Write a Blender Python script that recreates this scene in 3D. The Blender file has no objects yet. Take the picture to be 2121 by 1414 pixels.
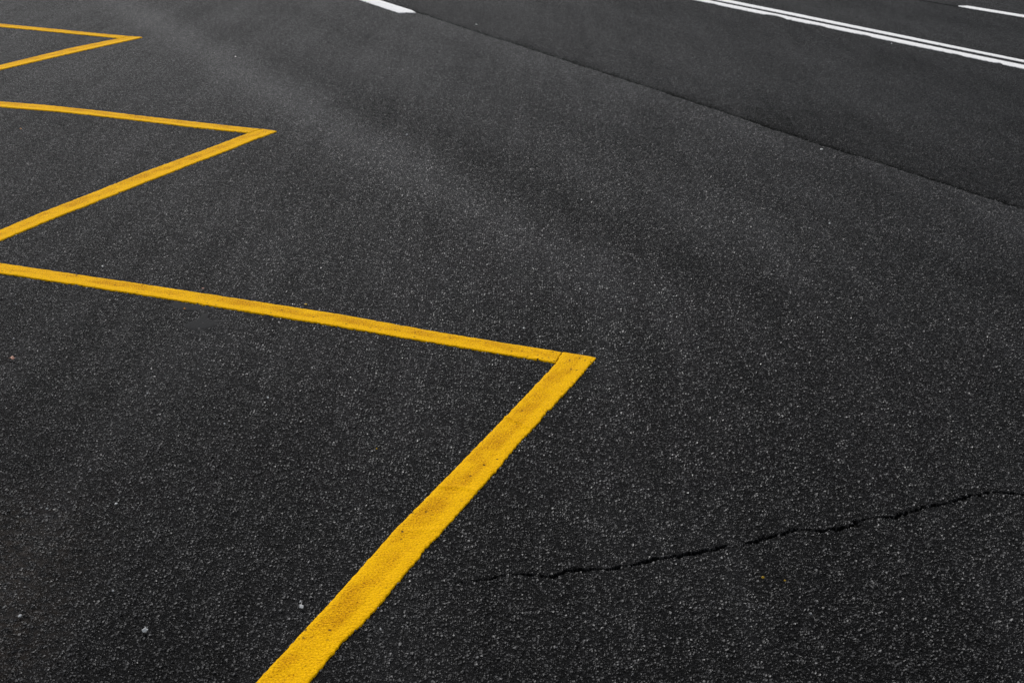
import bpy, bmesh, math, random
import numpy as np
from mathutils import Matrix, Vector, noise as mnoise

random.seed(7)
rng = np.random.default_rng(11)
sc = bpy.context.scene
COL = sc.collection

# ------------------------------------------------------------------ camera
H = 1.6
FPX, IMW = 3100.0, 2121.0
PITCH = math.atan2(1087.0, FPX)
ROLL = math.radians(1.0)
cam = bpy.data.cameras.new("camera")
co = bpy.data.objects.new("camera", cam)
COL.objects.link(co)
fwd = Vector((0, math.cos(PITCH), -math.sin(PITCH)))
up0 = Vector((0, math.sin(PITCH), math.cos(PITCH)))
rt0 = Vector((1, 0, 0))
X = math.cos(ROLL) * rt0 + math.sin(ROLL) * up0
Y = math.cos(ROLL) * up0 - math.sin(ROLL) * rt0
Z = -fwd
co.matrix_world = Matrix(((X.x, Y.x, Z.x, 0), (X.y, Y.y, Z.y, 0), (X.z, Y.z, Z.z, H), (0, 0, 0, 1)))
cam.sensor_width = 36.0
cam.sensor_fit = 'HORIZONTAL'
cam.lens = FPX / IMW * 36.0
cam.clip_end = 3000
cam.dof.use_dof = True
cam.dof.focus_distance = 4.3
cam.dof.aperture_fstop = 13.0
sc.camera = co

# ------------------------------------------------------------------ light
SUN_EL, SUN_AZ = math.radians(44), math.radians(-22)      # azimuth measured from +Y towards +X: ahead and to the left
wld = bpy.data.worlds.new("World")
sc.world = wld
wld.use_nodes = True
nt = wld.node_tree
bg = nt.nodes["Background"]
sky = nt.nodes.new("ShaderNodeTexSky")
sky.sky_type = 'NISHITA'
sky.sun_disc = False
sky.sun_elevation = SUN_EL
sky.sun_rotation = SUN_AZ
sky.dust_density = 1.2
sky.ozone_density = 1.0
hsv = nt.nodes.new("ShaderNodeHueSaturation")             # overcast: the sky is nearly grey
hsv.inputs['Saturation'].default_value = 0.30
nt.links.new(sky.outputs[0], hsv.inputs['Color'])
nt.links.new(hsv.outputs[0], bg.inputs[0])
bg.inputs[1].default_value = 0.10
sun = bpy.data.lights.new("sun", 'SUN')
sun.energy = 1.5
sun.angle = math.radians(10)
sun.color = (1.0, 0.98, 0.96)
so = bpy.data.objects.new("sun", sun)
COL.objects.link(so)
sd = Vector((math.sin(SUN_AZ) * math.cos(SUN_EL), math.cos(SUN_AZ) * math.cos(SUN_EL), math.sin(SUN_EL)))
so.rotation_euler = (-sd).to_track_quat('-Z', 'Y').to_euler()
sc.view_settings.view_transform = 'Standard'
sc.view_settings.look = 'None'
sc.view_settings.gamma = 1.0
sc.view_settings.exposure = 0.66

# ------------------------------------------------------------------ helpers
def tag(o, label=None, cat=None, group=None, kind=None):
    if label: o["label"] = label
    if cat: o["category"] = cat
    if group: o["group"] = group
    if kind: o["kind"] = kind
    return o

def link(name, me, mat=None, parent=None, loc=None):
    o = bpy.data.objects.new(name, me)
    COL.objects.link(o)
    if mat is not None: me.materials.append(mat)
    if parent is not None: o.parent = parent
    if loc is not None: o.location = loc
    return o

def grid_mesh(name, V, faces, attrs=None, smooth=False):
    me = bpy.data.meshes.new(name)
    n = len(V); m = len(faces); k = faces.shape[1]
    me.vertices.add(n)
    me.vertices.foreach_set("co", V.astype(np.float32).ravel())
    me.loops.add(m * k)
    me.loops.foreach_set("vertex_index", faces.astype(np.int32).ravel())
    me.polygons.add(m)
    me.polygons.foreach_set("loop_start", np.arange(0, m * k, k, dtype=np.int32))
    me.polygons.foreach_set("use_smooth", np.full(m, smooth))
    if attrs:
        for an, av in attrs.items():
            if av.ndim == 2:
                a = me.attributes.new(an, 'FLOAT_COLOR', 'POINT')
                a.data.foreach_set("color", av.astype(np.float32).ravel())
            else:
                a = me.attributes.new(an, 'FLOAT', 'POINT')
                a.data.foreach_set("value", av.astype(np.float32))
    me.update(calc_edges=True)
    me.validate()
    return me

class NT:
    """tiny node-tree writer"""
    def __init__(s, name):
        s.m = bpy.data.materials.new(name); s.m.use_nodes = True
        s.t = s.m.node_tree; s.t.nodes.clear()
        s.out = s.t.nodes.new("ShaderNodeOutputMaterial")
    def n(s, typ, **kw):
        nd = s.t.nodes.new(typ)
        for k, v in kw.items():
            if k.startswith('i_'):
                key = k[2:]
                inp = nd.inputs[int(key)] if key.isdigit() else nd.inputs[key.replace('_', ' ')]
                s.put(inp, v)
            else: setattr(nd, k, v)
        return nd
    def put(s, inp, v):
        if isinstance(v, bpy.types.NodeSocket): s.t.links.new(v, inp)
        else: inp.default_value = v
    def math(s, op, a, b=0.0, c=0.0, clamp=False):
        nd = s.t.nodes.new("ShaderNodeMath"); nd.operation = op; nd.use_clamp = clamp
        s.put(nd.inputs[0], a); s.put(nd.inputs[1], b); s.put(nd.inputs[2], c)
        return nd.outputs[0]
    def vmath(s, op, a, b=None, scale=None):
        nd = s.t.nodes.new("ShaderNodeVectorMath"); nd.operation = op
        s.put(nd.inputs[0], a)
        if b is not None: s.put(nd.inputs[1], b)
        if scale is not None: s.put(nd.inputs['Scale'], scale)
        return nd.outputs['Value'] if op in ('DOT_PRODUCT', 'LENGTH', 'DISTANCE') else nd.outputs[0]
    def ramp(s, v, a, b, lo=0.0, hi=1.0, mode='SMOOTHSTEP'):
        nd = s.t.nodes.new("ShaderNodeMapRange"); nd.interpolation_type = mode; nd.clamp = True
        s.put(nd.inputs[0], v); s.put(nd.inputs[1], a); s.put(nd.inputs[2], b); s.put(nd.inputs[3], lo); s.put(nd.inputs[4], hi)
        return nd.outputs[0]
    def mix(s, f, a, b, blend='MIX'):
        nd = s.t.nodes.new("ShaderNodeMix"); nd.data_type = 'RGBA'; nd.blend_type = blend
        s.put(nd.inputs[0], f); s.put(nd.inputs[6], a); s.put(nd.inputs[7], b)
        return nd.outputs[2]
    def pos(s):
        return s.t.nodes.new("ShaderNodeTexCoord").outputs['Object']
    def noise(s, vec, scale, detail=2.0, rough=0.5):
        nd = s.n("ShaderNodeTexNoise", i_Vector=vec, i_Scale=scale, i_Detail=detail, i_Roughness=rough)
        return nd.outputs['Fac']
    def attr(s, name):
        return s.n("ShaderNodeAttribute", attribute_name=name).outputs['Fac']

def C(r, g=None, b=None):
    if g is None: g = b = r
    return (r, g, b, 1.0)

# ------------------------------------------------------------------ asphalt
def asphalt(name, base=1.0, grain=1.0):
    m = NT(name)
    P = m.pos()
    flat = m.vmath('MULTIPLY', P, (1, 1, 0))
    warp = m.n("ShaderNodeTexNoise", i_Vector=flat, i_Scale=90.0, i_Detail=1.0).outputs['Color']
    warp = m.vmath('SCALE', m.vmath('SUBTRACT', warp, (0.5, 0.5, 0.5)), scale=0.006)
    Pw = m.vmath('MULTIPLY', m.vmath('ADD', flat, warp), (1, 1, 0))
    def stones(scale, gap, tilt, shift):
        Q = m.vmath('ADD', Pw, shift)
        v = m.n("ShaderNodeTexVoronoi", voronoi_dimensions='2D', feature='F1', i_Vector=Q, i_Scale=scale, i_Randomness=1.0)
        e = m.n("ShaderNodeTexVoronoi", voronoi_dimensions='2D', feature='DISTANCE_TO_EDGE', i_Vector=Q, i_Scale=scale, i_Randomness=1.0)
        colr, cen = v.outputs['Color'], v.outputs['Position']
        r, g, b = m.n("ShaderNodeSeparateColor", i_0=colr).outputs
        dome = m.ramp(e.outputs['Distance'], gap * 0.25, gap)    # broken stone with steep flanks and narrow gaps
        # each stone's broken face leans its own way
        off = m.vmath('SUBTRACT', m.vmath('SCALE', Q, scale=scale), m.vmath('SCALE', cen, scale=scale))
        dirv = m.vmath('SUBTRACT', colr, (0.5, 0.5, 0.5))
        lean = m.math('MULTIPLY', m.vmath('DOT_PRODUCT', off, dirv), tilt)
        hgt = m.math('MULTIPLY', dome, m.math('ADD', m.math('MULTIPLY', r, 0.8), lean))
        return hgt, dome, r, g, b
    h1, d1, r1, g1, b1 = stones(120.0, 0.26, 1.7, (0, 0, 0))
    h2, d2, r2, g2, b2 = stones(225.0, 0.24, 1.5, (3.1, 1.7, 0))
    n1 = m.noise(flat, 480.0, 3.0, 0.6)
    nm = m.noise(flat, 240.0, 2.0, 0.6)
    n0 = m.noise(flat, 26.0, 2.0, 0.5)
    keep = m.ramp(g1, 0.26, 0.36)                                # some of the big stones sit too deep to show
    h1k = m.math('MULTIPLY', h1, keep)
    h2k = m.math('MULTIPLY', h2, 0.72)
    hh = m.math('MAXIMUM', h1k, h2k)
    isbig = m.math('GREATER_THAN', h1k, h2k)
    wear_sheen = m.n("ShaderNodeAttribute", attribute_name="wear_sheen")
    wsep = m.n("ShaderNodeSeparateColor", i_0=wear_sheen.outputs['Color'])
    patch = m.math('MULTIPLY', wear_sheen.outputs['Alpha'], 0.0)
    smoothm = m.math('SUBTRACT', 1.0, patch, clamp=True)
    hh = m.math('ADD', m.math('MULTIPLY', hh, 0.0058 * grain), m.math('MULTIPLY', n1, 0.0008 * grain))
    hh = m.math('MULTIPLY', hh, smoothm)
    hh = m.math('ADD', hh, m.math('MULTIPLY', n0, 0.0016))
    disp = m.n("ShaderNodeDisplacement", i_Height=hh, i_Midlevel=0.0044, i_Scale=1.0)
    m.t.links.new(disp.outputs[0], m.out.inputs['Displacement'])
    # ---- colour: bitumen film with worn stone faces showing through
    bit = C(0.0018 * base, 0.0018 * base, 0.0020 * base)
    brk = m.ramp(nm, 0.40, 0.60, 0.35, 1.0)                      # painted facet highlight: noise leaves only part of every face bright
    t1 = m.math('MULTIPLY', m.math('MULTIPLY', m.ramp(h1k, 0.22, 0.75), isbig), brk)
    t2 = m.math('MULTIPLY', m.math('MULTIPLY', m.ramp(h2k, 0.18, 0.55), m.math('SUBTRACT', 1.0, isbig)), brk)
    rl1 = m.ramp(m.math('POWER', b1, 1.5), 0.0, 1.0, 0.007 * base, 0.034 * base, 'LINEAR')
    rl2 = m.ramp(m.math('POWER', b2, 1.5), 0.0, 1.0, 0.007 * base, 0.034 * base, 'LINEAR')
    def grey(v): return m.n("ShaderNodeCombineColor", i_0=v, i_1=m.math('MULTIPLY', v, 0.98), i_2=m.math('MULTIPLY', v, 1.05)).outputs[0]
    c = m.mix(t1, bit, grey(rl1))
    c = m.mix(t2, c, grey(rl2))
    top, top2 = t1, t2
    spark = m.math('MULTIPLY', m.ramp(g2, 0.985, 0.99), t2)
    c = m.mix(spark, c, C(0.22, 0.22, 0.225))
    # large soft wear: dust, traffic polish, painted far-left sheen, brown soil at one end
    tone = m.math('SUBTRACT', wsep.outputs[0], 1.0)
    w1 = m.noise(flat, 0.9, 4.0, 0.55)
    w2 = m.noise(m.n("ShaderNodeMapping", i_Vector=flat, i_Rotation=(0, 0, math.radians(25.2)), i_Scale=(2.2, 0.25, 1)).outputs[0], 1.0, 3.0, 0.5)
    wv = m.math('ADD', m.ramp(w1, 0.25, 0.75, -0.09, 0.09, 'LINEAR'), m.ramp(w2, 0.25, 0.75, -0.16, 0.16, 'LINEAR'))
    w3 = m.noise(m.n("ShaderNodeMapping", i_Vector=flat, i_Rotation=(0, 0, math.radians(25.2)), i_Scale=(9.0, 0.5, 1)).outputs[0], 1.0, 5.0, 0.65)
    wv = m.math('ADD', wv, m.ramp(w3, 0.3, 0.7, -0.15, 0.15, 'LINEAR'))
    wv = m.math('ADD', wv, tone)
    dust_sheen = m.math('MULTIPLY', m.math('ADD', wv, 0.0), 1.0)
    mul = m.math('MAXIMUM', m.math('ADD', 1.0, m.math('MULTIPLY', dust_sheen, 1.0)), 0.15)
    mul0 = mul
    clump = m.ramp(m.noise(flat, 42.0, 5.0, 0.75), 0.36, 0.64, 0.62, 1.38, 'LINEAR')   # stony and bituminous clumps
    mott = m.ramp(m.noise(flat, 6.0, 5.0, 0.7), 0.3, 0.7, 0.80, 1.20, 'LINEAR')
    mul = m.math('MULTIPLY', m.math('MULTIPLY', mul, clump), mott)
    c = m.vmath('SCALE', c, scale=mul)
    film = m.math('MAXIMUM', m.math('MULTIPLY', dust_sheen, 0.017), 0.0)   # pale film: dust, and the sheen painted into the tone
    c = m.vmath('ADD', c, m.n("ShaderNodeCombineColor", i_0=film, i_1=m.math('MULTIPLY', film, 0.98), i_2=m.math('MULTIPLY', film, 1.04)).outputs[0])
    soil = wsep.outputs[1]
    sn = m.math('MULTIPLY', soil, m.ramp(m.noise(flat, 35.0, 4.0, 0.65), 0.35, 0.7))
    c = m.mix(sn, c, C(0.050, 0.036, 0.026))
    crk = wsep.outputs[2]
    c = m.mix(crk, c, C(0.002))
    stone = m.math('MAXIMUM', top, top2)
    rough = m.math('SUBTRACT', m.ramp(r2, 0, 1, 0.68, 0.85, 'LINEAR'), m.math('MULTIPLY', stone, 0.36))
    rough = m.math('ADD', rough, m.math('MULTIPLY', crk, 0.3))
    spec = m.math('MULTIPLY', m.math('SUBTRACT', 1.0, crk, clamp=True), m.math('MULTIPLY', m.math('ADD', 0.045, m.math('MULTIPLY', stone, 0.46)), m.math('MINIMUM', mul0, 1.6)))
    bs = m.n("ShaderNodeBsdfPrincipled", i_Base_Color=c, i_Roughness=rough)
    m.put(bs.inputs['Specular IOR Level'], spec)
    m.t.links.new(bs.outputs[0], m.out.inputs['Surface'])
    m.m.displacement_method = 'BOTH'
    return m.m

# ---- ground frame: u across the road (to the right), v along it
RD = math.radians(-25.2)
DV = np.array([math.sin(RD), math.cos(RD)]); DU = np.array([DV[1], -DV[0]])
def uv_of(P): return P @ DU, P @ DV

SEAM = np.array([[-0.8794, 13.1044], [-0.705, 12.7341], [-0.2696, 11.8039], [-0.0285, 11.3088], [0.9796, 9.1739], [1.4174, 8.1959],
                 [1.6176, 7.7695], [1.8616, 7.2932], [2.0462, 6.8892], [2.2576, 6.4651]])
CRACK = np.array([[-0.16, 2.945], [-0.09, 2.955], [-0.0412, 2.967], [-0.0185, 2.9804], [0.0028, 2.9922], [0.0226, 2.993], [0.0421, 2.9889], [0.0731, 2.9948],
    [0.0914, 2.9844], [0.108, 2.9882], [0.1269, 3.0082], [0.1533, 3.0171], [0.1815, 3.0228], [0.1984, 3.0269], [0.2082, 3.0268],
    [0.2265, 3.0217], [0.2454, 3.0281], [0.2955, 3.0553], [0.3386, 3.0769], [0.3817, 3.0923], [0.4373, 3.1124], [0.5067, 3.1479],
    [0.5457, 3.1521], [0.6137, 3.1968], [0.6565, 3.2164], [0.6744, 3.2391], [0.7036, 3.2434], [0.7443, 3.2323], [0.799, 3.2504],
    [0.839, 3.271], [0.8452, 3.2938], [0.8962, 3.3155], [0.9394, 3.314], [1.0028, 3.3595], [1.0543, 3.3888], [1.1038, 3.4078],
    [1.1587, 3.4447], [1.2206, 3.4719], [1.2715, 3.4702], [1.3057, 3.4633], [1.3966, 3.4459], [1.5334, 3.4859], [1.75, 3.52], [2.1, 3.62]])

def vnoise(P, scale, seed=0, octaves=3):
    """cheap value noise on 2-D points"""
    out = np.zeros(len(P)); amp = 1.0; tot = 0
    for o in range(octaves):
        q = P * scale * 2 ** o + 17.3 * seed + 5.1 * o
        i = np.floor(q).astype(np.int64); f = q - i; f = f * f * (3 - 2 * f)
        def hsh(a, b):
            h = (a * 374761393 + b * 668265263 + seed * 974711) & 0x7fffffff
            h = ((h ^ (h >> 13)) * 1274126177) & 0x7fffffff
            return ((h ^ (h >> 16)) & 0xffff) / 65535.0
        a = hsh(i[:, 0], i[:, 1]); b = hsh(i[:, 0] + 1, i[:, 1]); c = hsh(i[:, 0], i[:, 1] + 1); d = hsh(i[:, 0] + 1, i[:, 1] + 1)
        out += amp * ((a * (1 - f[:, 0]) + b * f[:, 0]) * (1 - f[:, 1]) + (c * (1 - f[:, 0]) + d * f[:, 0]) * f[:, 1])
        tot += amp; amp *= 0.5
    return out / tot

def polydist(P, L):
    """distance to a polyline and arc length of the foot"""
    best = np.full(len(P), 1e9); arc = np.zeros(len(P)); s0 = 0.0
    for a, b in zip(L[:-1], L[1:]):
        ab = b - a; l = np.linalg.norm(ab)
        t = np.clip(((P - a) @ ab) / (l * l), 0, 1)
        d = np.linalg.norm(P - (a + t[:, None] * ab), axis=1)
        k = d < best; best[k] = d[k]; arc[k] = (s0 + t * l)[k]
        s0 += l
    return best, arc

def seam_u(v):
    su, sv = uv_of(SEAM); o = np.argsort(sv)
    return np.interp(v, sv[o], su[o]) + 0.011 * (vnoise(np.stack([v, v * 0], 1), 9.0, 3, 5) - 0.5) * 2

# ---- one ground sheet, finest where the camera stands over it, out to the horizon
def spaced(a, b, ratio):
    n = max(2, int(round(math.log(b / a) / ratio)))
    return np.geomspace(a, b, n, endpoint=False)
RATIO = 0.00085
rad = np.concatenate([spaced(0.02, 1.6, 0.06), spaced(1.6, 2.35, 0.006), spaced(2.35, 9.0, RATIO), spaced(9.0, 16.5, 0.0013), spaced(16.5, 26, 0.01),
                      spaced(26, 90, 0.08), np.geomspace(90, 1500, 14)])
dn = np.arange(-0.395, 0.3951, 0.0009)
side = 0.395 + np.cumsum(np.concatenate([np.geomspace(0.0012, 0.12, 42), np.full(30, 0.12)])); side = side[side < math.pi - 0.05]
ang = np.concatenate([-side[::-1], dn, side])
NR, NA = len(rad), len(ang)
print("ground grid", NR, NA, NR * NA)
R_, A_ = np.meshgrid(rad, ang, indexing='ij')
XY = np.stack([(R_ * np.sin(A_)).ravel(), (R_ * np.cos(A_)).ravel()], 1)
U, V = uv_of(XY)
idx = np.arange(NR * NA).reshape(NR, NA)
Fq = np.stack([idx[:-1, :-1], idx[1:, :-1], idx[1:, 1:], idx[:-1, 1:]], -1).reshape(-1, 4)
wrap = np.stack([idx[:-1, -1], idx[1:, -1], idx[1:, 0], idx[:-1, 0]], -1)
Fq = np.concatenate([Fq, wrap])[:, ::-1]

SU = seam_u(V)
dS = U - SU                                       # >0: beyond the joint, on the road
near = R_.ravel() < 30

def g(x, c, w): return np.exp(-((x - c) / w) ** 2)
# wear bands along the road (wheel tracks, sweeping, drips), plus a painted far-left sheen
wob = 0.06 * (vnoise(np.stack([V * 0.35, V * 0], 1), 1.0, 5, 3) - 0.5)
Ub = U + wob
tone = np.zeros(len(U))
fade = np.clip((V - 3.4) / 3.0, 0, 1)
tone += 0.46 * g(Ub, 2.54, 0.20) * fade
tone += -0.20 * g(Ub, 2.97, 0.16) * np.clip((V - 2.8) / 2.0, 0, 1) * np.clip((12 - V) / 3, 0.2, 1)
tone += 0.08 * g(Ub, 3.45, 0.30) + 0.07 * g(Ub, 4.1, 0.12) - 0.06 * g(Ub, 3.85, 0.1)
tone += 0.20 * g(dS, -0.10, 0.28) * (dS < 0)
tone += 0.12 * np.clip((2.9 - Ub) / 0.6, 0, 1) * np.clip((V - 4) / 3, 0, 1)  # low-angle sheen towards the far left, painted into the tone
tone += np.where(dS > 0, -0.24, 0.0)
tone += np.where(dS > 0, 0.16 * g(dS, 0.9, 0.35) + 0.12 * g(dS, 1.7, 0.12) + 0.14 * g(dS, 3.7, 0.3) - 0.12 * g(dS, 2.3, 0.3) - 0.10 * g(dS, 4.3, 0.15), 0)
tone += np.where(U > 9.82, 0.16, 0.0)
tone = np.where(near, tone, 0.0)
# soil washed in at the left edge of the lay-by
soil = np.clip((-0.86 - (XY[:, 0] + 0.17 * (XY[:, 1] - 2.6) * 0 )) / 0.30, 0, 1) * np.clip((3.5 - XY[:, 1]) / 0.8, 0, 1)
soil *= 0.35 + 0.65 * vnoise(XY, 7.0, 9, 3)
# groove: tar-dark joint between the two surfacings
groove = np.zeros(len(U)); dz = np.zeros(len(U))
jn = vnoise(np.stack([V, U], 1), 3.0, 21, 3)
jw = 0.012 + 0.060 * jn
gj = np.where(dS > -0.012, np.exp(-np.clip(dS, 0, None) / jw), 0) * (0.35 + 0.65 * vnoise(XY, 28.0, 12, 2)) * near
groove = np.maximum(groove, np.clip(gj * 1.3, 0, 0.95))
dz -= 0.010 * gj * (dS > 0)
# second, softer joint beside the far dashes
g2 = g(U, 9.80, 0.035) * near * 0.55
groove = np.maximum(groove, g2)
# the crack
bx = (XY[:, 0] > -0.25) & (XY[:, 0] < 2.2) & (XY[:, 1] > 2.85) & (XY[:, 1] < 3.75)
ii = np.nonzero(bx)[0]
PQ = XY[ii].copy()
PQ[:, 0] += 0.020 * (vnoise(XY[ii], 95.0, 31, 3) - 0.5); PQ[:, 1] += 0.022 * (vnoise(XY[ii], 90.0, 32, 3) - 0.5)
cd, ca = polydist(PQ, CRACK)
cw = (0.0012 + 0.0058 * vnoise(np.stack([ca, ca * 0], 1), 22.0, 33, 3)) * np.clip(ca / 0.32, 0.0, 1) * np.clip(vnoise(np.stack([ca, ca * 0], 1), 30.0, 36, 2) * 2.2 - 0.25, 0.1, 1)
prof = (1 - np.clip((cd - cw * 0.55) / (cw * 0.8 + 0.0004), 0, 1)) * np.clip(ca / 0.20, 0, 1)
dz[ii] -= 0.013 * prof
groove[ii] = np.maximum(groove[ii], np.clip(prof * 1.1, 0, 1) * 0.9)
# gentle unevenness of the laid surface
dz += np.where(near, 0.004 * (vnoise(XY, 1.1, 41, 2) - 0.5), 0)
UNDU = dz.copy()
patchm = np.zeros(len(U))

mat_shoulder = asphalt("asphalt_lay_by", 1.0, 1.0)
mat_road = asphalt("asphalt_road", 0.72, 0.92)

def submesh(name, sel, zoff, mat):
    f = Fq[sel]
    used = np.zeros(len(XY), bool); used[f.ravel()] = True
    remap = np.cumsum(used) - 1
    Vv = np.column_stack([XY[used], (dz + zoff)[used]])
    me = grid_mesh(name, Vv, remap[f], dict(wear_sheen=np.column_stack([tone + 1.0, soil, groove, np.ones(len(tone))])[used]), smooth=True)
    return link(name, me, mat)
fc = dS[Fq].mean(1)
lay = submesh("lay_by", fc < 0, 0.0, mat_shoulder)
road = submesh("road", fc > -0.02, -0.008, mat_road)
tag(lay, "paler asphalt lay-by in the foreground with the yellow zigzag on it", kind="structure")
tag(road, "darker asphalt road beyond the joint carrying the white lines", kind="structure")

# crack floor
def strip_mesh(name, L, w, z, step=0.004, seed=1):
    seg = np.linalg.norm(np.diff(L, axis=0), axis=1); s = np.concatenate([[0], np.cumsum(seg)])
    t = np.arange(0, s[-1], step)
    P = np.stack([np.interp(t, s, L[:, 0]), np.interp(t, s, L[:, 1])], 1)
    T = np.gradient(P, axis=0); T /= np.linalg.norm(T, axis=1)[:, None]; N = np.stack([-T[:, 1], T[:, 0]], 1)
    nw = 5
    o = np.linspace(-1, 1, nw)
    wv = w * (0.6 + 0.8 * vnoise(np.stack([t, t * 0], 1), 40, seed, 2)) * np.clip(t / 0.15, 0.1, 1)
    V3 = []
    for k in o:
        q = P + N * (wv * k)[:, None]
        V3.append(np.column_stack([q, np.full(len(q), z) - 0.001 * (1 - k * k) + 0.0008 * rng.random(len(q))]))
    V3 = np.stack(V3, 1).reshape(-1, 3)
    ix = np.arange(len(t) * nw).reshape(len(t), nw)
    F = np.stack([ix[:-1, :-1], ix[1:, :-1], ix[1:, 1:], ix[:-1, 1:]], -1).reshape(-1, 4)
    return grid_mesh(name, V3, F)
md = NT("crack_dirt")
dn_ = md.noise(md.pos(), 300.0, 3.0)
bs = md.n("ShaderNodeBsdfPrincipled", i_Base_Color=md.mix(dn_, C(0.0015), C(0.006, 0.0055, 0.005)), i_Roughness=0.95)
bs.inputs['Specular IOR Level'].default_value = 0.1
md.t.links.new(bs.outputs[0], md.out.inputs['Surface'])
crack = link("crack", strip_mesh("crack", CRACK, 0.009, -0.0100), md.m)
tag(crack, "thin jagged crack running across the asphalt at lower right", kind="structure")

# ------------------------------------------------------------------ road paint
def paint(name, col, dark, dirt_amt, speck, edge_clean=True, rough=0.75):
    m = NT(name)
    P = m.pos(); flat = m.vmath('MULTIPLY', P, (1, 1, 0))
    ac = m.attr('across')            # 0..1 across the line
    al = m.attr('along')             # metres along the line
    lc = m.n("ShaderNodeCombineXYZ", i_0=m.math('MULTIPLY', al, 1.0), i_1=m.math('MULTIPLY', ac, 0.16), i_2=0.0).outputs[0]
    n_big = m.noise(lc, 7.0, 5.0, 0.62)
    n_mid = m.noise(flat, 34.0, 5.0, 0.68)
    n_fine = m.noise(flat, 210.0, 4.0, 0.85)
    n_grit = m.noise(flat, 800.0, 1.0, 0.5)
    mid = m.ramp(m.math('ABSOLUTE', m.math('SUBTRACT', ac, 0.38)), 0.38, 0.16)   # wheels dirty the middle, edges stay clean
    dirt = m.math('MULTIPLY', m.ramp(n_big, 0.30, 0.70), m.math('ADD', 0.08, m.math('MULTIPLY', mid, 0.92)))
    dirt = m.math('ADD', dirt, m.math('MULTIPLY', m.ramp(n_mid, 0.45, 0.75), 0.30), clamp=True)
    grain_ = m.ramp(n_fine, 0.38, 0.60, 0.45, 1.0)                    # dirt sits in the pores of the paint
    c = m.mix(m.math('MULTIPLY', m.math('MULTIPLY', dirt, grain_), dirt_amt), col, dark)
    fine = m.math('MULTIPLY', m.ramp(n_fine, 0.50, 0.58), m.math('ADD', 0.46, m.math('MULTIPLY', dirt, 0.54)))
    c = m.mix(m.math('MULTIPLY', fine, speck), c, C(dark[0] * 0.34, dark[1] * 0.30, dark[2] * 0.6))
    pits = m.n("ShaderNodeTexVoronoi", voronoi_dimensions='2D', feature='F1', i_Vector=flat, i_Scale=60.0)
    pr = m.n("ShaderNodeSeparateColor", i_0=pits.outputs['Color']).outputs[0]
    corner = m.ramp(al, 0.17, 0.03)                                  # the points of the zigzag are chipped most
    thr = m.math('SUBTRACT', 0.94, m.math('MULTIPLY', corner, 0.22))
    pz = m.math('MULTIPLY', m.ramp(pits.outputs['Distance'], 0.26, 0.12), m.math('GREATER_THAN', pr, thr))
    pz = m.math('MULTIPLY', pz, m.math('MAXIMUM', m.ramp(n_big, 0.40, 0.55), corner))
    c = m.mix(pz, c, C(0.012))
    sv = m.n("ShaderNodeTexVoronoi", voronoi_dimensions='2D', feature='SMOOTH_F1', i_Vector=flat, i_Scale=125.0)
    sv.inputs['Smoothness'].default_value = 0.6
    h = m.math('ADD', m.math('MULTIPLY', n_grit, 0.0006), m.math('MULTIPLY', n_fine, 0.0010))
    h = m.math('SUBTRACT', h, m.math('MULTIPLY', sv.outputs['Distance'], 0.0024))
    h = m.math('SUBTRACT', h, m.math('MULTIPLY', pz, 0.002))
    bmp = m.n("ShaderNodeBump", i_Height=h, i_Distance=1.0, i_Strength=0.7)
    bs = m.n("ShaderNodeBsdfPrincipled", i_Base_Color=c, i_Roughness=rough, i_Normal=bmp.outputs[0])
    bs.inputs['Specular IOR Level'].default_value = 0.02
    m.t.links.new(bs.outputs[0], m.out.inputs['Surface'])
    return m.m
YEL = paint("yellow_road_paint", C(0.84, 0.455, 0.0005), C(0.50, 0.205, 0.0005), 0.95, 1.0)
WHI = paint("white_road_paint", C(0.80, 0.79, 0.77), C(0.52, 0.50, 0.47), 0.25, 0.25)

def resample(L, t):
    L = np.array(L, float)
    s = np.concatenate([[0], np.cumsum(np.linalg.norm(np.diff(L, axis=0), axis=1))]); s /= s[-1]
    return np.stack([np.interp(t, s, L[:, 0]), np.interp(t, s, L[:, 1])], 1), s

def straighten(L, k=0.75):
    """pull measured points towards the chord line so that reading noise does not wave the edge"""
    L = np.array(L, float)
    c = L.mean(0); u_, s_, vt = np.linalg.svd(L - c); d = vt[0]
    pr = c + np.outer((L - c) @ d, d)
    return L * (1 - k) + pr * k

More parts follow.
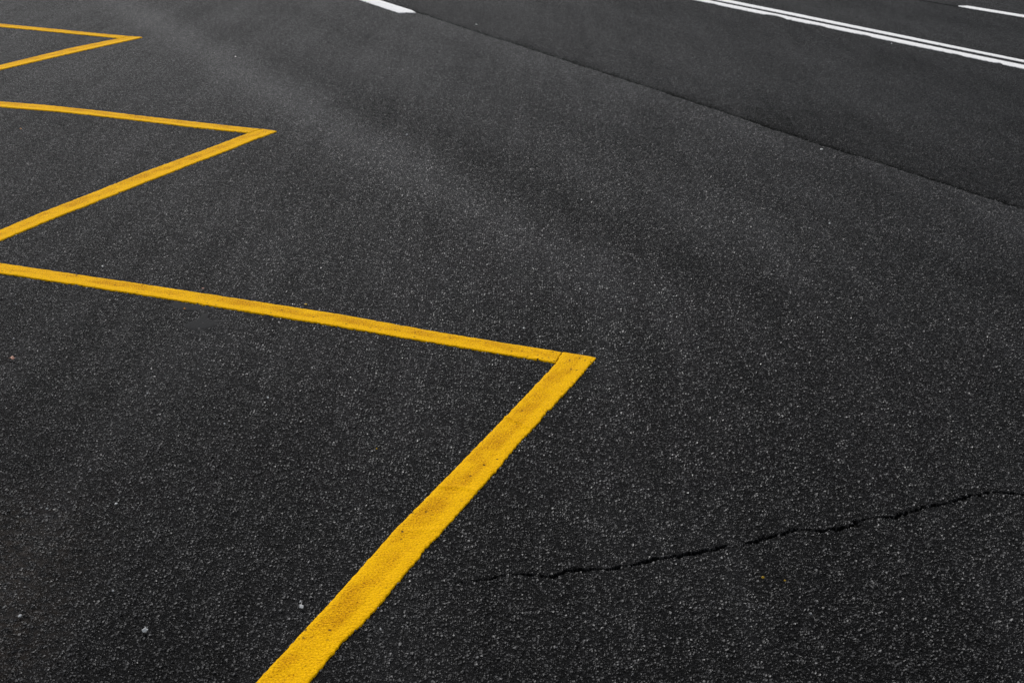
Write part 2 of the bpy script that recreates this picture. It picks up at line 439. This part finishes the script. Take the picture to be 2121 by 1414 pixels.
def line_mesh(name, L, R, z=0.0037, zoff=0.0, seed=1, step=0.004, nw=22, rough_l=0.0013, rough_r=0.0013, nick=0.0, ridges=(), notch=False):
    L, R = np.array(L, float), np.array(R, float)
    ln = 0.5 * (np.linalg.norm(np.diff(L, axis=0), axis=1).sum() + np.linalg.norm(np.diff(R, axis=0), axis=1).sum())
    n = int(ln / step) + 2
    t = np.linspace(0, 1, n)
    PL, _ = resample(L, t); PR, _ = resample(R, t)
    W = PR - PL; wl = np.linalg.norm(W, axis=1)[:, None]; N = W / np.maximum(wl, 1e-6)
    s = t * ln
    q = np.stack([s, s * 0], 1)
    def edge(sd, amp, nk):
        e = amp * 2.6 * (vnoise(q, 70.0, sd, 4) - 0.5) + amp * 0.7 * (vnoise(q, 9.0, sd + 3, 2) - 0.5)
        if nk: e = e + nk * np.clip(vnoise(q, 9.0, sd + 7, 4) - 0.55, 0, 1) * 3
        return e[:, None]
    PL = PL + N * edge(seed, rough_l, 0.0); PR = PR - N * edge(seed + 50, rough_r, nick)
    if notch:      # the broken bite out of the nearer white line, and smaller ones after it
        k = np.argmin(np.hypot(PR[:, 0] - 2.235, PR[:, 1] - 13.235))
        for off_, dep, wd in ((0.0, 0.040, 0.13), (0.62, 0.018, 0.10), (1.25, 0.022, 0.06), (2.3, 0.020, 0.05), (2.75, 0.026, 0.03), (3.3, 0.015, 0.07)):
            x_ = (s - s[k] - off_) / wd
            PR = PR - N * (1.6 * dep * np.exp(-np.abs(x_) ** 3))[:, None]
    u = np.linspace(0, 1, nw)
    u = 0.5 - 0.5 * np.sign(0.5 - u) * (1 - (1 - np.abs(1 - 2 * u)) ** 1.25) if nw > 6 else u      # denser at the edges
    G3 = PL[:, None, :] * (1 - u[None, :, None]) + PR[:, None, :] * u[None, :, None]
    flat = G3.reshape(-1, 2)
    dl = u[None, :] * wl; dr = (1 - u[None, :]) * wl
    de = np.minimum(dl, dr)
    zz = z + zoff + 0.0010 * (vnoise(flat, 45.0, seed + 90, 3).reshape(n, nw) - 0.5) * 2 + 0.0035 * (vnoise(flat, 1.1, 41, 2).reshape(n, nw) - 0.5) * (1 if nw > 6 else 0.5)
    zz = zz - 0.0018 * np.exp(-(de / 0.004))
    for (s0, hgt, wd, slant) in ridges:
        sx = s[:, None] - s0 - slant * (u[None, :] - 0.5) * wl - 0.004 * np.sin(u[None, :] * 7 + s0)
        zz = zz + hgt * np.exp(-(sx / wd) ** 2)
    V3 = np.dstack([G3, zz])
    # skirts down to the asphalt on all four sides
    def low(a): b = a.copy(); b[..., 2] = -0.003 + zoff; return b
    V3 = np.concatenate([low(V3[:, :1]), V3, low(V3[:, -1:])], 1)
    V3 = np.concatenate([low(V3[:1]), V3, low(V3[-1:])], 0)
    a_, b_ = V3.shape[:2]
    ac = np.broadcast_to(np.concatenate([[0], u, [1]])[None, :], (a_, b_)).ravel()
    al = np.broadcast_to(np.concatenate([[0], s, [s[-1]]])[:, None], (a_, b_)).ravel()
    ix = np.arange(a_ * b_).reshape(a_, b_)
    F = np.stack([ix[:-1, :-1], ix[1:, :-1], ix[1:, 1:], ix[:-1, 1:]], -1).reshape(-1, 4)
    return grid_mesh(name, V3.reshape(-1, 3), F, dict(across=ac, along=al), smooth=True)

PER = np.array([-1.5445, 3.4117])
o12, c12 = (-2.2006, 5.3510), (-2.0863, 5.4095)
o23, c23 = (-3.7750, 8.7541), (-3.6273, 8.8490)
o34, c34 = tuple(np.array(o23) + PER), tuple(np.array(c23) + PER)
o01, c01 = tuple(np.array(o12) - PER), tuple(np.array(c12) - PER)

zig = bpy.data.objects.new("zigzag_line", None)
COL.objects.link(zig)
tag(zig, "long yellow zigzag line painted on the dark asphalt, its three points facing the road", "road marking")
# B strokes come towards the camera from each right-hand point, A strokes run away to the left
B1L = [(0.1600, 4.4600), (0.1373, 4.3567), (0.0007, 3.9586), (-0.1025, 3.6652), (-0.1742, 3.4601), (-0.2554, 3.2366), (-0.3936, 2.8062), (-0.4887, 2.5223), o01]
B1R = [(0.2640, 4.4120), (0.1078, 3.9636), (0.0306, 3.7454), (-0.0633, 3.4647), (-0.1732, 3.1499), (-0.2785, 2.8298), (-0.3685, 2.5793), c01]
A1T = [(0.1577, 4.4610), (-0.2547, 4.6425), (-0.5904, 4.8063), (-0.9424, 4.9494), (-1.2381, 5.0705), (-1.9084, 5.3367), c12]
A1B = [(0.1355, 4.3640), (-0.2487, 4.5324), (-0.5758, 4.6793), (-0.9206, 4.8256), (-1.2106, 4.9483), (-1.8671, 5.2112), o12]
B2L = [(-1.3540, 7.9070), (-1.4059, 7.8029), (-1.6345, 7.1365), (-1.7337, 6.87), (-1.8672, 6.4294), (-1.9761, 6.1011), (-2.06, 5.798), o12]
B2R = [(-1.2674, 7.8562), (-1.5144, 7.1462), (-1.6835, 6.6587), (-1.8057, 6.2787), (-1.8903, 6.0329), (-2.0089, 5.6427), c12]
A2T = [(-1.3560, 7.9080), (-1.5373, 7.9792), (-2.051, 8.207), (-2.3637, 8.3578), (-2.6784, 8.4858), (-2.9717, 8.5723), c23]
A2B = [(-1.4080, 7.8010), (-1.7294, 7.9302), (-2.0183, 8.0695), (-2.2373, 8.1673), (-2.5589, 8.3029), (-2.9199, 8.4145), o23]
B3L = [(-2.8830, 11.2880), (-2.9452, 11.1829), (-3.1671, 10.6378), (-3.3942, 9.8576), o23]
B3R = [(-2.7907, 11.2485), (-3.0807, 10.4418), (-3.3355, 9.6792), c23]
A3T = [(-2.8850, 11.2890), (-3.1305, 11.3942), (-4.0484, 11.8482), c34]
A3B = [(-2.9472, 11.1850), (-3.9945, 11.6842), o34]
strokes = [
    (B1L, B1R, 101, [(0.60, 0.0036, 0.006, 0.7), (0.33, 0.0018, 0.012, 0.5), (1.06, 0.0026, 0.010, 0.2), (1.32, 0.0012, 0.012, -0.3), (0.20, -0.0012, 0.014, 0.4)]),
    (A1T, A1B, 102, [(0.05, 0.0010, 0.01, 0.3)]),
    (B2L, B2R, 103, [(1.33, -0.0016, 0.006, 0.2)]),
    (A2T, A2B, 104, [(0.83, -0.0030, 0.007, 0.0)]),
    (B3L, B3R, 105, []),
    (A3T, A3B, 106, [(0.25, 0.0010, 0.02, 0.0)]),
]
for k, (L, R, sd_, rg) in enumerate(strokes):
    far = k >= 2
    me = line_mesh("stroke", L, R, seed=sd_, step=0.004 if not far else 0.006, nw=30 if not far else 18,
                   rough_l=0.0019, rough_r=0.0030 if k == 0 else 0.0022, nick=0.010 if k < 3 else 0.0, ridges=rg)
    link("stroke", me, YEL, zig)

def ext(L, a, b):
    L = [np.array(p, float) for p in L]
    d0 = L[0] - L[-1]; d0 /= np.linalg.norm(d0)
    return [tuple(L[0] + d0 * a)] + [tuple(p) for p in L] + [tuple(L[-1] - d0 * b)]
ZR = -0.008
def cprop(L):   # straighten a long edge
    return [tuple(p) for p in straighten(L, 0.8)]
Nb = [(1.7071, 14.3274), (2.2008, 13.3034), (2.2526, 13.2032), (2.4708, 12.7813), (2.7448, 12.1713), (3.1432, 11.4039), (3.5466, 10.5316)]
Nt = [(1.8275, 14.3385), (2.2935, 13.4045), (2.7742, 12.3928), (3.5909, 10.7243)]
Fb = [(1.9164, 14.3667), (2.8305, 12.4720), (3.6606, 10.8267)]
Ft = [(2.0289, 14.3795), (2.8568, 12.6544), (3.6801, 10.926)]
me = line_mesh("near_line", ext(cprop(Nt), 26, 6), ext(cprop(Nb), 26, 6), zoff=ZR, seed=201, step=0.012, nw=10, rough_l=0.0015, rough_r=0.009, nick=0.030, notch=True)
nl = tag(link("white_line", me, WHI), "wider nearer line of the double white centre line, with a ragged chipped edge", "road marking")
me = line_mesh("far_line", ext(cprop(Ft), 26, 6), ext(cprop(Fb), 26, 6), zoff=ZR, seed=202, step=0.012, nw=10, rough_l=0.0015, rough_r=0.0015)
fl = tag(link("white_line", me, WHI), "thinner clean-edged farther line of the double white centre line", "road marking")
Db = [(4.1212, 14.2815), (4.1712, 14.1383), (4.4912, 13.5104), (5.62, 11.19)]
Dt = [(4.1412, 14.3015), (4.2211, 14.3153), (4.5414, 13.6689), (5.69, 11.24)]
me = line_mesh("far_dash", Dt, Db, zoff=ZR, seed=203, step=0.01, nw=10)
tag(link("lane_dash", me, WHI), "thin white dash at the top right corner, beyond the double white line", "road marking")
Cd = np.array([-1.0092, 12.9699]) - np.array([-1.4277, 13.8543]); Cd /= np.linalg.norm(Cd)
Cb = [(-1.0092, 12.9699), (-1.4277, 13.8543), tuple(np.array([-1.4277, 13.8543]) - Cd * 1.6)]
Ct = [(-0.8717, 13.0027), (-0.9161, 13.1669), (-1.2593, 13.8797), tuple(np.array([-1.2593, 13.8797]) - Cd * 1.6)]
me = line_mesh("edge_dash", Cb, Ct, seed=204, step=0.008, nw=14)
tag(link("edge_dash", me, WHI), "thick short white dash at the top, ending beside the dark joint of the asphalt", "road marking")

# ------------------------------------------------------------------ small things lying on the asphalt
def simple(name, col, rough=0.6, var=0.25):
    m = NT(name)
    n_ = m.noise(m.pos(), 500.0, 3.0)
    c = m.mix(n_, C(*[x * (1 - var) for x in col]), C(*[min(1, x * (1 + var)) for x in col]))
    bs = m.n("ShaderNodeBsdfPrincipled", i_Base_Color=c, i_Roughness=rough)
    m.t.links.new(bs.outputs[0], m.out.inputs['Surface'])
    return m.m
M_pale = simple("pale_stone", (0.60, 0.60, 0.59))
M_grey = simple("grey_stone", (0.36, 0.36, 0.36))
M_leaf = simple("dry_leaf", (0.60, 0.34, 0.25), 0.7)
M_leafl = simple("pale_dry_leaf", (0.78, 0.62, 0.52), 0.7)
M_crumb = simple("yellow_crumb", (0.62, 0.38, 0.01))
M_orange = simple("orange_crumb", (0.80, 0.36, 0.10))
M_pink = simple("pink_crumb", (0.60, 0.28, 0.20))

def chip_mesh(name, sx, sy, sz, seed):
    r = random.Random(seed)
    bm = bmesh.new()
    for _ in range(16):
        v = Vector((r.gauss(0, 1), r.gauss(0, 1), r.gauss(0, 1))).normalized()
        bm.verts.new((v.x * sx * r.uniform(.8, 1.1), v.y * sy * r.uniform(.8, 1.1), v.z * sz))
    h = bmesh.ops.convex_hull(bm, input=bm.verts[:])
    for v in [e for e in h['geom_interior'] if isinstance(e, bmesh.types.BMVert)]: bm.verts.remove(v)
    bmesh.ops.bevel(bm, geom=bm.edges[:], offset=min(sx, sy, sz) * 0.12, segments=1, affect='EDGES')
    me = bpy.data.meshes.new(name); bm.to_mesh(me); bm.free()
    return me
def surf(x, y):
    p = np.array([[x, y]]); u, v = uv_of(p)
    z = 0.004 * (vnoise(p, 1.1, 41, 2)[0] - 0.5)
    return z + (-0.008 if u[0] > seam_u(v)[0] else 0.0)
CHIPS = [
 (-1.5195, 5.3054, .0075, .004, "pale chip just above the left end of the longest yellow stroke"),
 (-1.6927, 4.8457, .0055, .0045, "small pale chip below the left end of the longest yellow stroke"),
 (-1.5876, 4.4916, .0045, .004, "tiny pale chip straight above the pinkish dry leaf scrap"),
 (-0.9495, 4.2436, .0050, .004, "pale chip well below the smooth bitumen patch, in open asphalt"),
 (-1.0546, 4.0377, .0055, .004, "pale chip lower left of the chip that lies below the bitumen patch"),
 (-0.7018, 4.0202, .0060, .0045, "whitish chip in the asphalt halfway between bitumen patch and diagonal yellow stroke"),
 (-0.7898, 3.8197, .0045, .004, "grey-white speck of stone in the middle of the asphalt left of the diagonal stroke"),
 (0.0384, 4.6868, .0070, .003, "flat thin pale sliver lying above the nearest yellow corner"),
 (0.3772, 4.5555, .0055, .004, "pale chip on the asphalt right of the nearest yellow corner"),
 (-0.7465, 2.7099, .0095, .006, "broad white stone chip near the bottom, left of the diagonal yellow stroke"),
 (-0.4386, 2.8206, .0090, .0055, "bright white stone beside the lower end of the diagonal yellow stroke"),
 (-0.4442, 2.8412, .0055, .0045, "smaller white chip directly behind the bright white stone by the yellow stroke"),
 (-0.9575, 3.3065, .0060, .003, "narrow pale sliver in the asphalt of the lower left"),
 (-1.1164, 3.2726, .0050, .003, "short pale sliver close to the left edge, beside brownish asphalt"),
 (-1.0737, 3.5033, .0045, .0035, "pale chip alone in the left foreground, above the slivers"),
 (-0.8544, 2.874, .0045, .0035, "small pale chip upper left of the broad white stone chip"),
 (-1.0197, 2.7601, .0065, .004, "pale chip in the brown soiled asphalt at the lower left edge"),
 (-0.2616, 2.7322, .0050, .0035, "small white chip right of the lowest part of the diagonal yellow stroke"),
 (0.6491, 2.8287, .0048, .0035, "light chip in the rough asphalt at lower right, below the yellow crumbs"),
 (1.5814, 7.6293, .0120, .005, "pale oval chip just on the near side of the dark asphalt joint"),
 (1.3288, 6.1255, .0085, .005, "white chip in open asphalt at the right, below the oval chip by the joint"),
 (0.2975, 6.4637, .0085, .004, "pale thin chip in the middle of the open asphalt in the upper centre"),
 (-0.5746, 7.8206, .0080, .005, "white speck of stone in the dark wheel track at upper centre"),
 (-1.9408, 10.382, .0090, .005, "pale speck in the light wheel track, right of the farthest yellow point"),
 (-0.3344, 12.3393, .0140, .006, "pale chip on the road just beyond the joint and the thick white dash"),
 (2.8824, 11.6486, .0110, .006, "pale chip lying just below the ragged white line"),
]
for k, (x, y, s, hz, lab) in enumerate(CHIPS):
    s *= 0.8; hz *= 0.8
    me = chip_mesh("stone_chip", s, s * random.Random(k).uniform(.6, .8), hz, 300 + k)
    o = link("stone_chip", me, M_pale if s > .0045 else M_grey, loc=(x, y, surf(x, y) + 0.0036 + hz * 0.4))
    o.rotation_euler = (0, 0, random.Random(k + 9).uniform(0, 3.1))
    tag(o, lab, "stone chip", "pale stone chips scattered on the asphalt")
CR = [
 (-0.7115, 4.8986, .0075, .003, M_crumb, "yellow paint crumb on the upper side of the longest yellow stroke"),
 (-1.0609, 4.8627, .0042, .003, M_crumb, "faint yellow paint crumb on the smooth bitumen strip under the stroke"),
 (-1.1146, 4.8278, .0050, .004, M_orange, "bright orange crumb at the left end of the smooth bitumen strip"),
 (-1.0979, 5.0602, .0065, .003, M_pink, "pinkish crumb just above the longest yellow stroke, over the bitumen patch"),
 (0.5701, 2.987, .0050, .004, M_crumb, "yellow paint crumb below the crack, left one of the pair"),
 (0.6176, 2.9742, .0040, .0035, M_crumb, "duller yellow paint crumb below the crack, right one of the pair"),
 (-0.356, 3.6681, .0040, .003, M_crumb, "tiny yellow paint crumb on asphalt left of the middle of the diagonal stroke"),
 (-2.6053, 7.7897, .0085, .005, M_orange, "orange-pink crumb near the left edge, under the middle yellow corner's upper stroke"),
]
for k, (x, y, s, hz, mt, lab) in enumerate(CR):
    s *= 0.8; hz *= 0.8
    me = chip_mesh("crumb", s, s * .55, hz, 500 + k)
    o = link("crumb", me, mt, loc=(x, y, surf(x, y) + 0.0036 + hz * 0.4))
    o.rotation_euler = (0, 0, random.Random(k + 90).uniform(-.5, .5))
    tag(o, lab, "crumb", "coloured crumbs on the asphalt")

# curled scrap of dry leaf
def leaf():
    n, m_ = 14, 7
    V3 = []
    for i in range(n):
        s = i / (n - 1)
        wid = 0.0055 * math.sin(math.pi * min(1, s * 0.9 + 0.08)) ** 0.6 * (1 + 0.2 * math.sin(9 * s))
        for j in range(m_):
            t = j / (m_ - 1) * 2 - 1
            V3.append(((s - .5) * 0.020, t * wid + 0.004 * math.sin(3.2 * s), 0.003 + 0.0045 * math.sin(4.0 * s + 0.4) ** 2 + 0.0022 * t * t))
    V3 = np.array(V3)
    ix = np.arange(n * m_).reshape(n, m_)
    F = np.stack([ix[:-1, :-1], ix[1:, :-1], ix[1:, 1:], ix[:-1, 1:]], -1).reshape(-1, 4)
    return grid_mesh("leaf_scrap", V3, F, smooth=True)
lf = link("leaf_scrap", leaf(), M_leaf, loc=(-1.5319, 4.3036, surf(-1.53, 4.30) + .002))
lf.rotation_euler = (0.25, 0, math.radians(-35))
md_ = lf.modifiers.new("thick", 'SOLIDIFY'); md_.thickness = 0.0005
tag(lf, "curled pinkish-brown scrap of dry leaf near the left edge", "leaf")

# smooth bitumen spots
mb = NT("smooth_bitumen")
nb_ = mb.noise(mb.pos(), 160.0, 3.0)
bb = mb.n("ShaderNodeBump", i_Height=nb_, i_Distance=0.002, i_Strength=0.5)
bs = mb.n("ShaderNodeBsdfPrincipled", i_Base_Color=mb.mix(nb_, C(0.009, 0.009, 0.0095), C(0.016, 0.016, 0.0165)), i_Roughness=0.85, i_Normal=bb.outputs[0])
bs.inputs['Specular IOR Level'].default_value = 0.08
mb.t.links.new(bs.outputs[0], mb.out.inputs['Surface'])
def blob(name, cx, cy, poly, z=0.0016):
    """closed outline (metres, local) filled as a thin rounded pat"""
    pts = np.array(poly, float); n = 72
    P2 = np.concatenate([pts, pts[:1]])
    Q, _ = resample(P2, np.linspace(0, 1, n, endpoint=False))
    for _ in range(3): Q = (np.roll(Q, 1, 0) + 2 * Q + np.roll(Q, -1, 0)) / 4
    c = Q.mean(0)
    V3 = []; rings = 8
    for r in range(rings):
        f = (r + 1) / rings
        for i, q in enumerate(Q):
            j = 1 + 0.03 * math.sin(i * 2.3) * f + 0.02 * math.sin(i * 5.1)
            p = c + (q - c) * f * j
            V3.append((p[0], p[1], z * (1 - f ** 6) - 0.002 * (f ** 12)))
    V3.append((c[0], c[1], z))
    bm = bmesh.new(); vs = [bm.verts.new(v) for v in V3]
    for i in range(n): bm.faces.new((vs[-1], vs[i], vs[(i + 1) % n]))
    for r in range(rings - 1):
        for i in range(n):
            a, b = r * n + i, r * n + (i + 1) % n
            bm.faces.new((vs[a], vs[a + n], vs[b + n], vs[b]))
    bmesh.ops.recalc_face_normals(bm, faces=bm.faces[:])
    for f in bm.faces: f.smooth = True
    me = bpy.data.meshes.new(name); bm.to_mesh(me); bm.free()
    return link(name, me, mb.m, loc=(cx, cy, surf(cx, cy) - 0.0006))
tag(blob("bitumen_patch", -1.03, 4.686, [(-.055, -.01), (-.035, .035), (-.02, .06), (-.015, .11), (.01, .11), (.012, .055), (.045, .035), (.062, .0), (.045, -.045), (.0, -.072), (-.035, -.05)]),
    "smooth dark oval of bitumen below the longest yellow stroke", "bitumen patch")
tag(blob("bitumen_patch", -1.10, 4.865, [(-.085, .03), (-.06, .055), (.0, .022), (.07, -.008), (.10, -.03), (.05, -.05), (-.02, -.045), (-.055, -.02)]),
    "narrow smooth strip of bitumen touching the underside of the longest yellow stroke", "bitumen patch")
